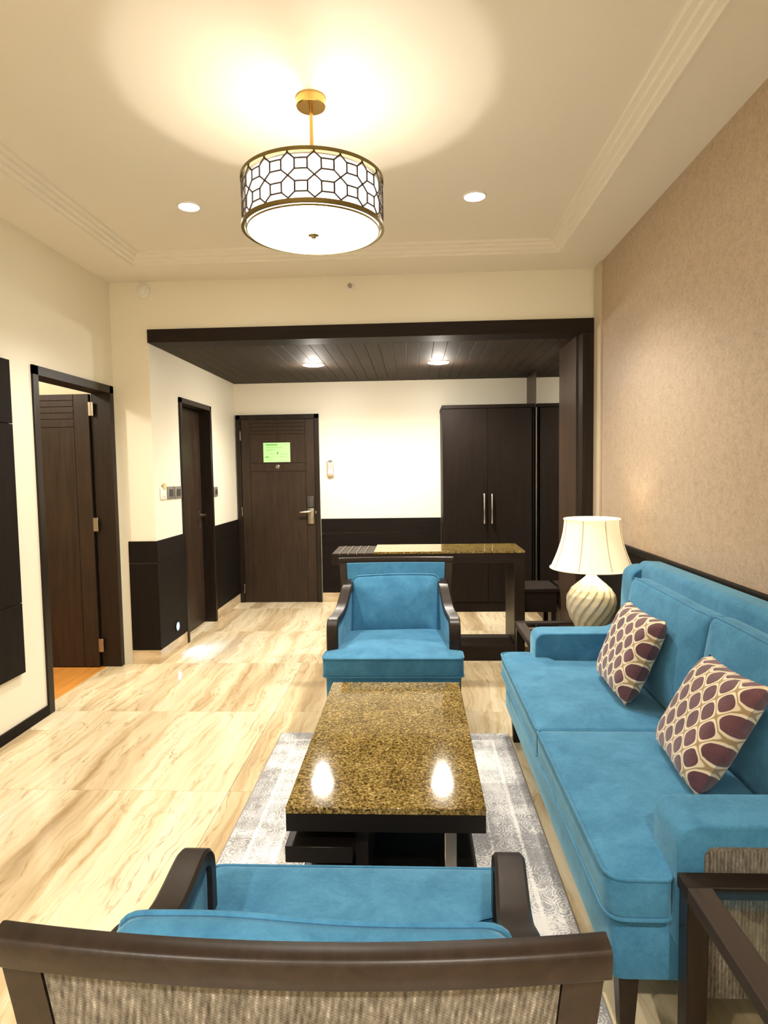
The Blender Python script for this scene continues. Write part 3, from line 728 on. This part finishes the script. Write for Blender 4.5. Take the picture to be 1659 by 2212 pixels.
# ------------------------------------------------------------------ armchairs (front = -Y, origin on the floor at the centre of the front edge)
def make_chair(name, label, loc, rz, lift=0.0):
    t = thing(name, label, 'armchair', loc, rz)
    D = .79
    hw = .372
    # T-shaped seat cushion
    T = [(-hw, 0), (hw, 0), (hw, .15), (hw-.062, .165), (hw-.098, .66), (-hw+.098, .66), (-hw+.062, .165), (-hw, .15)]
    T = round_poly(T, [.04, .04, .03, .02, .03, .03, .02, .03], 4)
    def sag(x, y, z): return (x, y, z-.020*math.exp(-(x/.2)**2)*max(0, .5-y)*.0 + .004*math.sin(9*x+3)*math.sin(7*y)*(1 if z > .44 else 0))
    sc = obj('seat_cushion', cushion(T, .365, .470, .020, .014, sag), M['blue_velvet'], t)
    def pipe(z):
        return [(x, y, z) for x, y in densify(T, .03)]
    for z in (.466, .369): obj('piping', tube(pipe(z), .0042, 6, True), M['blue_velvet'], sc)
    obj('seat_base', extrude(round_poly([(-hw+.018, .015), (hw-.018, .015), (hw-.03, .70), (-hw+.03, .70)], .02, 3), 'z', .20, .364, .006, 2), M['blue_velvet'], t)
    # arms: swept wood ribbon, S-curve from the back post down to the front
    path = [(.735, .745), (.66, .742), (.585, .725), (.52, .690), (.455, .652), (.39, .630), (.32, .622), (.255, .619), (.205, .613), (.178, .595), (.170, .565), (.169, .50), (.169, .40), (.172, .28), (.180, .12), (.186, 0.0)]
    def smoothpath(p, n=4):
        out = []
        for i in range(len(p)-1):
            p0, p1, p2, p3 = Vector(p[max(i-1, 0)]), Vector(p[i]), Vector(p[i+1]), Vector(p[min(i+2, len(p)-1)])
            for k in range(n):
                s = k/n
                q = .5*((2*p1)+(-p0+p2)*s+(2*p0-5*p1+4*p2-p3)*s*s+(-p0+3*p1-3*p2+p3)*s**3)
                out.append((q.x, q.y))
        out.append(p[-1]); return out
    sp = smoothpath(path)
    for sgn in (-1, 1):
        rings = []; N = len(sp)
        for i, (y, z) in enumerate(sp):
            a = Vector(sp[max(i-1, 0)]); b = Vector(sp[min(i+1, N-1)]); tg = (b-a).normalized(); nr = Vector((-tg.y, tg.x))
            th = .019 if z > .57 else (.019+(.57-z)*.02)
            flare = .042*max(0, min(1, (.62-y)/.40))           # arms open out toward the front
            xo = hw-.048+flare; xi = xo-.062
            if z < .57: xo = hw-.006; xi = xo-.062
            if .57 <= z < .62 and y < .25: 
                k = (z-.57)/.05; xo = (hw-.006)*(1-k)+(hw-.048+flare)*k; xi = xo-.062
            c = .006
            prof = [(xi, -th+c), (xi+c, -th), (xo-c, -th), (xo, -th+c), (xo, th-c), (xo-c*1.5, th), (xi+c*1.5, th), (xi, th-c)]
            rings.append([(sgn*px, y+nr.x*pz, z+nr.y*pz) for px, pz in prof])
        bm = bm_new(); add_rings(bm, rings, True, True, True)
        ar = obj('arm', bm, M['chair_wood'], t)
        # upholstered infill under the arm
        top = [(y, z-.012) for y, z in sp if z > .60 and y < .70]
        rings = []
        for y, zt2 in reversed(top):
            fl_ = .042*max(0, min(1, (.62-y)/.40)); xo = hw-.048+fl_-.012; xi = xo-.040
            rings.append([(sgn*xi, y, .30), (sgn*xo, y, .30), (sgn*xo, y, zt2), (sgn*(xi+.006), y, zt2), (sgn*xi, y, zt2-.012)])
        bm = bm_new(); add_rings(bm, rings); obj('arm_panel', bm, M['blue_velvet'], t)
    # back: posts, rails, woven outside panel and velvet inside panel, bowed in plan
    BW = .36
    zb, zt_ = .20, .90
    def by(z): return .689 + .088*((z-.20)/.70)**1.25           # lean
    def bow(u): return .026*(1-u*u)
    def BZ(z): return .334 + .028*max(0, (z-.20)/.70)**2
    def back_sheet(u0, u1, z0, z1, off0, off1, nu=18, nz=8, rnd=0):
        bm = bm_new(); rings = []
        vs = [[[bm.verts.new((BZ(z0+(z1-z0)*j/nz)*(u0+(u1-u0)*i/nu), by(z0+(z1-z0)*j/nz)+bow(u0+(u1-u0)*i/nu)+off, z0+(z1-z0)*j/nz)) for i in range(nu+1)] for j in range(nz+1)] for off in (off0, off1)]
        A, B = vs
        for j in range(nz):
            for i in range(nu):
                bm.faces.new((A[j][i], A[j][i+1], A[j+1][i+1], A[j+1][i])); bm.faces.new((B[j][i], B[j+1][i], B[j+1][i+1], B[j][i+1]))
        for i in range(nu):
            bm.faces.new((A[0][i], B[0][i], B[0][i+1], A[0][i+1])); bm.faces.new((A[nz][i], A[nz][i+1], B[nz][i+1], B[nz][i]))
        for j in range(nz):
            bm.faces.new((A[j][0], A[j+1][0], B[j+1][0], B[j][0])); bm.faces.new((A[j][nu], B[j][nu], B[j+1][nu], A[j+1][nu]))
        bmesh.ops.recalc_face_normals(bm, faces=bm.faces); 
        return bm
    for sgn in (-1, 1):
        rings = []
        for k in range(13):
            z = 0.0+.860*k/12
            yc = (by(z) if z > .2 else .680+.03*(.2-z)/.2) + bow(1)
            w_ = .046; xo = sgn*BZ(z); xi = sgn*(BZ(z)-w_); d0, d1 = -.014, .018
            rings.append([(xi, yc+d0, z), (xo, yc+d0, z), (xo, yc+d1, z), (xi, yc+d1, z)])
        bm = bm_new(); add_rings(bm, rings)
        obj('back_post', bm, M['chair_wood'], t)
    # top rail: bowed sweep with rounded section
    rings = []
    for k in range(29):
        u = -1.0+2.0*k/28
        yc = by(.90)+bow(u); x = BZ(.9)*u*1.008
        sec = [(-.010, .858), (.016, .853), (.0185, .856), (.0205, .884), (.0185, .889), (.0145, .8915), (-.006, .8935), (-.011, .891), (-.013, .885)]
        rings.append([(x, yc+dy, z) for dy, z in sec])
    bm = bm_new(); add_rings(bm, rings); obj('top_rail', bm, M['chair_wood'], t)
    bp = obj('back_panel', back_sheet(-.866, .866, .30, .856, .000, .009), M['woven'], t)
    obj('bottom_rail', back_sheet(-.872, .872, .22, .30, -.01, .022), M['chair_wood'], t)
    obj('inside_back', back_sheet(-.866, .866, .34, .860, -.034, -.001), M['blue_velvet'], t)
    # loose back cushion
    CW, CH = .272, .375+lift
    O = round_poly([(-CW, 0), (CW, 0), (CW, CH), (-CW, CH)], .045, 5)
    def lay(x, y, z):        # x across, y up the back, z outward (front)
        zz = .425+y*.985 + lift*.25*math.exp(-((x-.12)/.12)**2)*(y/CH) - .002*(x/CW)**2*(1 if y > .2 else 0) + .006*math.sin(5*x+1)*(y/CH)
        return (x, by(min(zz, .9))+bow(x/BW)-.036-z-.045*(1-y/CH), zz)
    bc = obj('back_cushion', cushion(O, .0, .085, .032, .03, lay), M['blue_velvet'], t)
    obj('piping', tube([lay(x, y, .070) for x, y in densify(O, .03)], .0042, 6, True), M['blue_velvet'], bc)
    # back cushion tag-free; rear feet continue the posts
    return t
make_chair('armchair', 'blue velvet armchair facing the camera behind the coffee table', (-.122, 3.245, .0), 0)
make_chair('armchair', 'nearest blue armchair seen from behind with woven beige back', (-.146, 1.492, .0115), PI, .036)

# ------------------------------------------------------------------ sofa (faces -X)
SY0, SY1 = 1.48, 3.40; AT = .155
sf = thing('sofa', 'two-seat blue velvet sofa with winged back against the papered wall', 'sofa', (0, 0, 0))
SXF, SXA, SXB = .455, .615, 1.272
# base
obj('base', extrude(round_poly([(SXF+.024, SY0+.045), (SXB-.005, SY0+.045), (SXB-.005, SY1-.012), (SXF+.024, SY1-.012)], .03, 4), 'z', .172, .352, .008, 2), M['blue_velvet'], sf)
# arms with wings: profile in XZ
prof = [(SXA, .30), (SXA, .598), (1.02, .600), (1.075, .635), (1.092, .70), (1.094, .80), (1.104, .905), (1.145, .935), (SXB-.003, .938), (SXB-.003, .30)]
prof = round_poly(prof, [.01, .055, .10, .05, .06, .06, .05, .05, .03, .01], 6)
for k, (y0, y1) in enumerate(((SY0, SY0+AT), (SY1-AT, SY1))):
    obj('arm', extrude(prof, 'y', y0, y1, .032, 5), M['blue_velvet'], sf)
    pf = round_poly([(SXA+.062, .175), (SXA+.062, .548), (SXB-.03, .548), (SXB-.03, .175)], [.005, .03, .01, .005], 4)
    yy = (y0-.0085, y0+.012) if k == 0 else (y1-.012, y1+.0085)
    ap = obj('arm_side_panel', extrude(pf, 'y', yy[0], yy[1], .004, 2), M['woven'], sf)
# back
bk = round_poly([(1.095, .30), (1.15, .945), (1.172, .966), (SXB, .960), (SXB, .20), (1.095, .20)], [0, .02, .03, .02, 0, 0], 4)
obj('back', extrude(bk, 'y', SY0+AT*.6, SY1-AT*.6, .012, 3), M['blue_velvet'], sf)
# seat cushions (T-shaped at the outer ends)
SM = 2.365
def seat_out(y0, y1, tnear, tfar):
    a = SY0+.008 if tnear else y0; b = SY1-.008 if tfar else y1
    i0 = SY0+AT+.004 if tnear else y0; i1 = SY1-AT-.004 if tfar else y1
    P = [(SXF, a), (SXF, b)]; R = [.05 if tnear else .012, .05 if tfar else .012]
    if tfar: P += [(SXA-.006, b), (SXA+.004, i1)]; R += [.02, .01]
    P += [(1.02, i1), (1.02, i0)]; R += [.012, .012]
    if tnear: P += [(SXA+.004, i0), (SXA-.006, a)]; R += [.01, .02]
    return round_poly(P, R, 5)
for (y0, y1, tn, tf) in ((SY0, SM-.002, True, False), (SM+.002, SY1, False, True)):
    O = seat_out(y0, y1, tn, tf)
    def sg(x, y, z): return (x, y, z + (.003*math.sin(11*x+1)*math.sin(8*y) if z > .44 else 0))
    sc = obj('seat_cushion', cushion(O, .352, .462, .016, .016, sg), M['blue_velvet'], sf)
    for z in (.4575, .357): obj('piping', tube([(x, y, z) for x, y in densify(O, .03)], .0046, 6, True), M['blue_velvet'], sc)
# back cushions
for y0, y1 in ((SY0+AT+.02, SM-.03), (SM-.03, SY1-AT-.075)):
    cy = (y0+y1)/2; hw_ = (y1-y0)/2-.002
    O = round_poly([(-hw_, 0), (hw_, 0), (hw_, .425), (-hw_, .425)], .03, 5)
    def lay(x, y, z):
        return (1.080+.072*(y/.425)-z, cy+x, .474+y + .004*math.sin(6*x))
    bc = obj('back_cushion', cushion(O, -.005, .085, .030, .026, lay), M['blue_velvet'], sf)
    obj('piping', tube([lay(x, y, .068) for x, y in densify(O, .03)], .0048, 6, True), M['blue_velvet'], bc)
for x, y in ((.528, 1.575), (.528, 3.315), (1.20, 1.575), (1.20, 3.315)):
    bm = bm_new(); add_rings(bm, [[(x-a, y-a, z), (x+a, y-a, z), (x+a, y+a, z), (x-a, y+a, z)] for a, z in ((.017, 0), (.026, .173))]); obj('leg', bm, M['chair_wood'], sf)
obj('rail', box(1.16, 1.19, SY0+.1, SY1-.1, .10, .165), M['wenge_y'], sf)

# ------------------------------------------------------------------ throw pillows
def pillow(label, corners, thick, rotuv=0):
    """corners: LB, RB, RT, LT world points"""
    LB, RB, RT, LT = [Vector(c) for c in corners]
    nrm = (RB-LB).cross(LT-LB).normalized()
    bm = bm_new(); uvl = bm.loops.layers.uv.new('UVMap'); n = 22
    def P(u, v, s):
        a, b = 2*u-1, 2*v-1
        pin = 1-.045*(a*a*(1-b*b)*0+ (1-a*a)*b*b + (1-b*b)*a*a)
        uu, vv_ = .5+(u-.5)*(1-.06*(1-b*b)*a*a), .5+(v-.5)*(1-.06*(1-a*a)*b*b)
        q = LB*(1-uu)*(1-vv_)+RB*uu*(1-vv_)+RT*uu*vv_+LT*(1-uu)*vv_
        h = thick*.5*((1-a**4)*(1-b**4))**.45
        h *= 1+.05*math.sin(7*u+2)*math.sin(5*v+1)
        return q+nrm*h*s
    for s in (1, -1):
        g = [[bm.verts.new(P(i/n, j/n, s)) for i in range(n+1)] for j in range(n+1)]
        for j in range(n):
            for i in range(n):
                f = bm.faces.new((g[j][i], g[j][i+1], g[j+1][i+1], g[j+1][i]) if s > 0 else (g[j][i], g[j+1][i], g[j+1][i+1], g[j][i+1]))
                idx = ((i, j), (i+1, j), (i+1, j+1), (i, j+1)) if s > 0 else ((i, j), (i, j+1), (i+1, j+1), (i+1, j))
                for lp, (a, b) in zip(f.loops, idx): lp[uvl].uv = (a/n, b/n)
    bmesh.ops.remove_doubles(bm, verts=bm.verts, dist=1e-5)
    bmesh.ops.recalc_face_normals(bm, faces=bm.faces)
    o = obj('throw_pillow', bm, M['ogee'])
    return tag(o, label, 'pillow', 'purple lattice pillows on the sofa')
pillow('purple pillow with cream lattice on the far sofa seat beside the lamp', [(.852, 2.945, .484), (.840, 2.545, .486), (.988, 2.52, .835), (.986, 2.945, .832)], .13)
pillow('purple pillow with cream lattice on the near sofa seat', [(.848, 2.215, .485), (.815, 1.835, .478), (.965, 1.745, .842), (.968, 2.105, .828)], .13)

# ------------------------------------------------------------------ side tables
def side_table(label, x0, x1, y0, y1, zt):
    t = thing('side_table', label, 'side table', ((x0+x1)/2, (y0+y1)/2, 0))
    a, b = (x1-x0)/2, (y1-y0)/2; fwid = .056
    for s in (-1, 1):
        obj('top_rail', box(-a, a, *sorted((s*b, s*(b-fwid))), zt-.034, zt, .002), M['wenge_x'], t)
        obj('top_rail', box(*sorted((s*a, s*(a-fwid))), -b+fwid, b-fwid, zt-.034, zt, .002), M['wenge_y'], t)
        for s2 in (-1, 1): obj('leg', box(*sorted((s*(a-.004), s*(a-.052))), *sorted((s2*(b-.004), s2*(b-.052))), 0, zt-.034, .002), M['wenge'], t)
    obj('glass_top', box(-a+fwid-.006, a-fwid+.006, -b+fwid-.006, b-fwid+.006, zt-.012, zt-.005), M['glass_top'], t, False)
    return t
side_table('dark wood side table with glass inset at the far end of the sofa', .618, 1.225, 3.425, 3.935, .50)
side_table('dark wood side table with glass inset nearest the camera', .605, 1.225, .86, 1.458, .50)

# ------------------------------------------------------------------ table lamp
TL = thing('table_lamp', 'table lamp with spiral ribbed cream ceramic base and bell shade', 'table lamp', (1.032, 3.735, .5005))
NS, nr = 16, 160
def body(z):
    prof = [(0, .085), (.012, .088), (.03, .098), (.07, .120), (.115, .135), (.16, .139), (.20, .133), (.235, .114), (.265, .084), (.290, .055), (.310, .035), (.325, .025), (.335, .022)]
    for (za, ra), (zb_, rb) in zip(prof, prof[1:]):
        if za <= z <= zb_:
            s = (z-za)/(zb_-za); return ra+(rb-ra)*(s*s*(3-2*s)*.3+s*.7)
    return prof[-1][1]
rings = []; nz_ = 48
for j in range(nz_+1):
    z = .335*j/nz_; R = body(z); amp = .0075*min(1, max(0, (.31-z)/.06))*min(1, (z+.01)/.03)
    tw = 1.75*(z/.335)
    ring = []
    for i in range(nr):
        a = 2*PI*i/nr
        ph = (NS*(a/(2*PI)) - NS*tw/(2*PI)) % 1.0
        d_ = amp*(1.5*ph**1.1 if ph < .8 else 1.5*.8**1.1*(1-ph)/.2) - amp*.5
        ring.append(((R+d_)*math.cos(a), (R+d_)*math.sin(a), z))
    rings.append(ring)
bm = bm_new(); add_rings(bm, rings); SMOOTH = 80; obj('ceramic_base', bm, M['ceramic'], TL); SMOOTH = 40
obj('neck', lathe([(.020, .335), (.020, .352), (.012, .356), (.012, .40)], n=18), M['brass'], TL)
zs0, zs1 = .362, .648
def shr(s): return .155+.078*(1-s)**1.75
NP = 8
rings = []
for s in [i/14 for i in range(15)]:
    z = zs0+(zs1-zs0)*s
    rings.append([(shr(s)*math.cos(2*PI*i/64), shr(s)*math.sin(2*PI*i/64), z) for i in range(64)])
for s in [1-i/14 for i in range(15)]:
    z = zs0+(zs1-zs0)*s
    rings.append([((shr(s)-.003)*math.cos(2*PI*i/64), (shr(s)-.003)*math.sin(2*PI*i/64), z) for i in range(64)])
bm = bm_new(); add_rings(bm, rings, True, False, False); sh = obj('shade', bm, M['lamp_shade'], TL)
for k in range(NP):
    a = 2*PI*(k+.28)/NP
    obj('shade_rib', tube([((shr(s)+.001)*math.cos(a), (shr(s)+.001)*math.sin(a), zs0+(zs1-zs0)*s) for s in [i/10 for i in range(11)]], .0028, 6), M['shade_trim'], sh)
for s, nm in ((0, 'shade_trim'), (1, 'shade_trim')):
    obj('shade_trim', tube([((shr(s)+.001)*math.cos(2*PI*i/48), (shr(s)+.001)*math.sin(2*PI*i/48), zs0+(zs1-zs0)*s) for i in range(48)], .0045, 6, True), M['lamp_shade'], sh)
lamp('bulb', 'POINT', P_LAMP, WARM, (0, 0, .50), TL, .03)
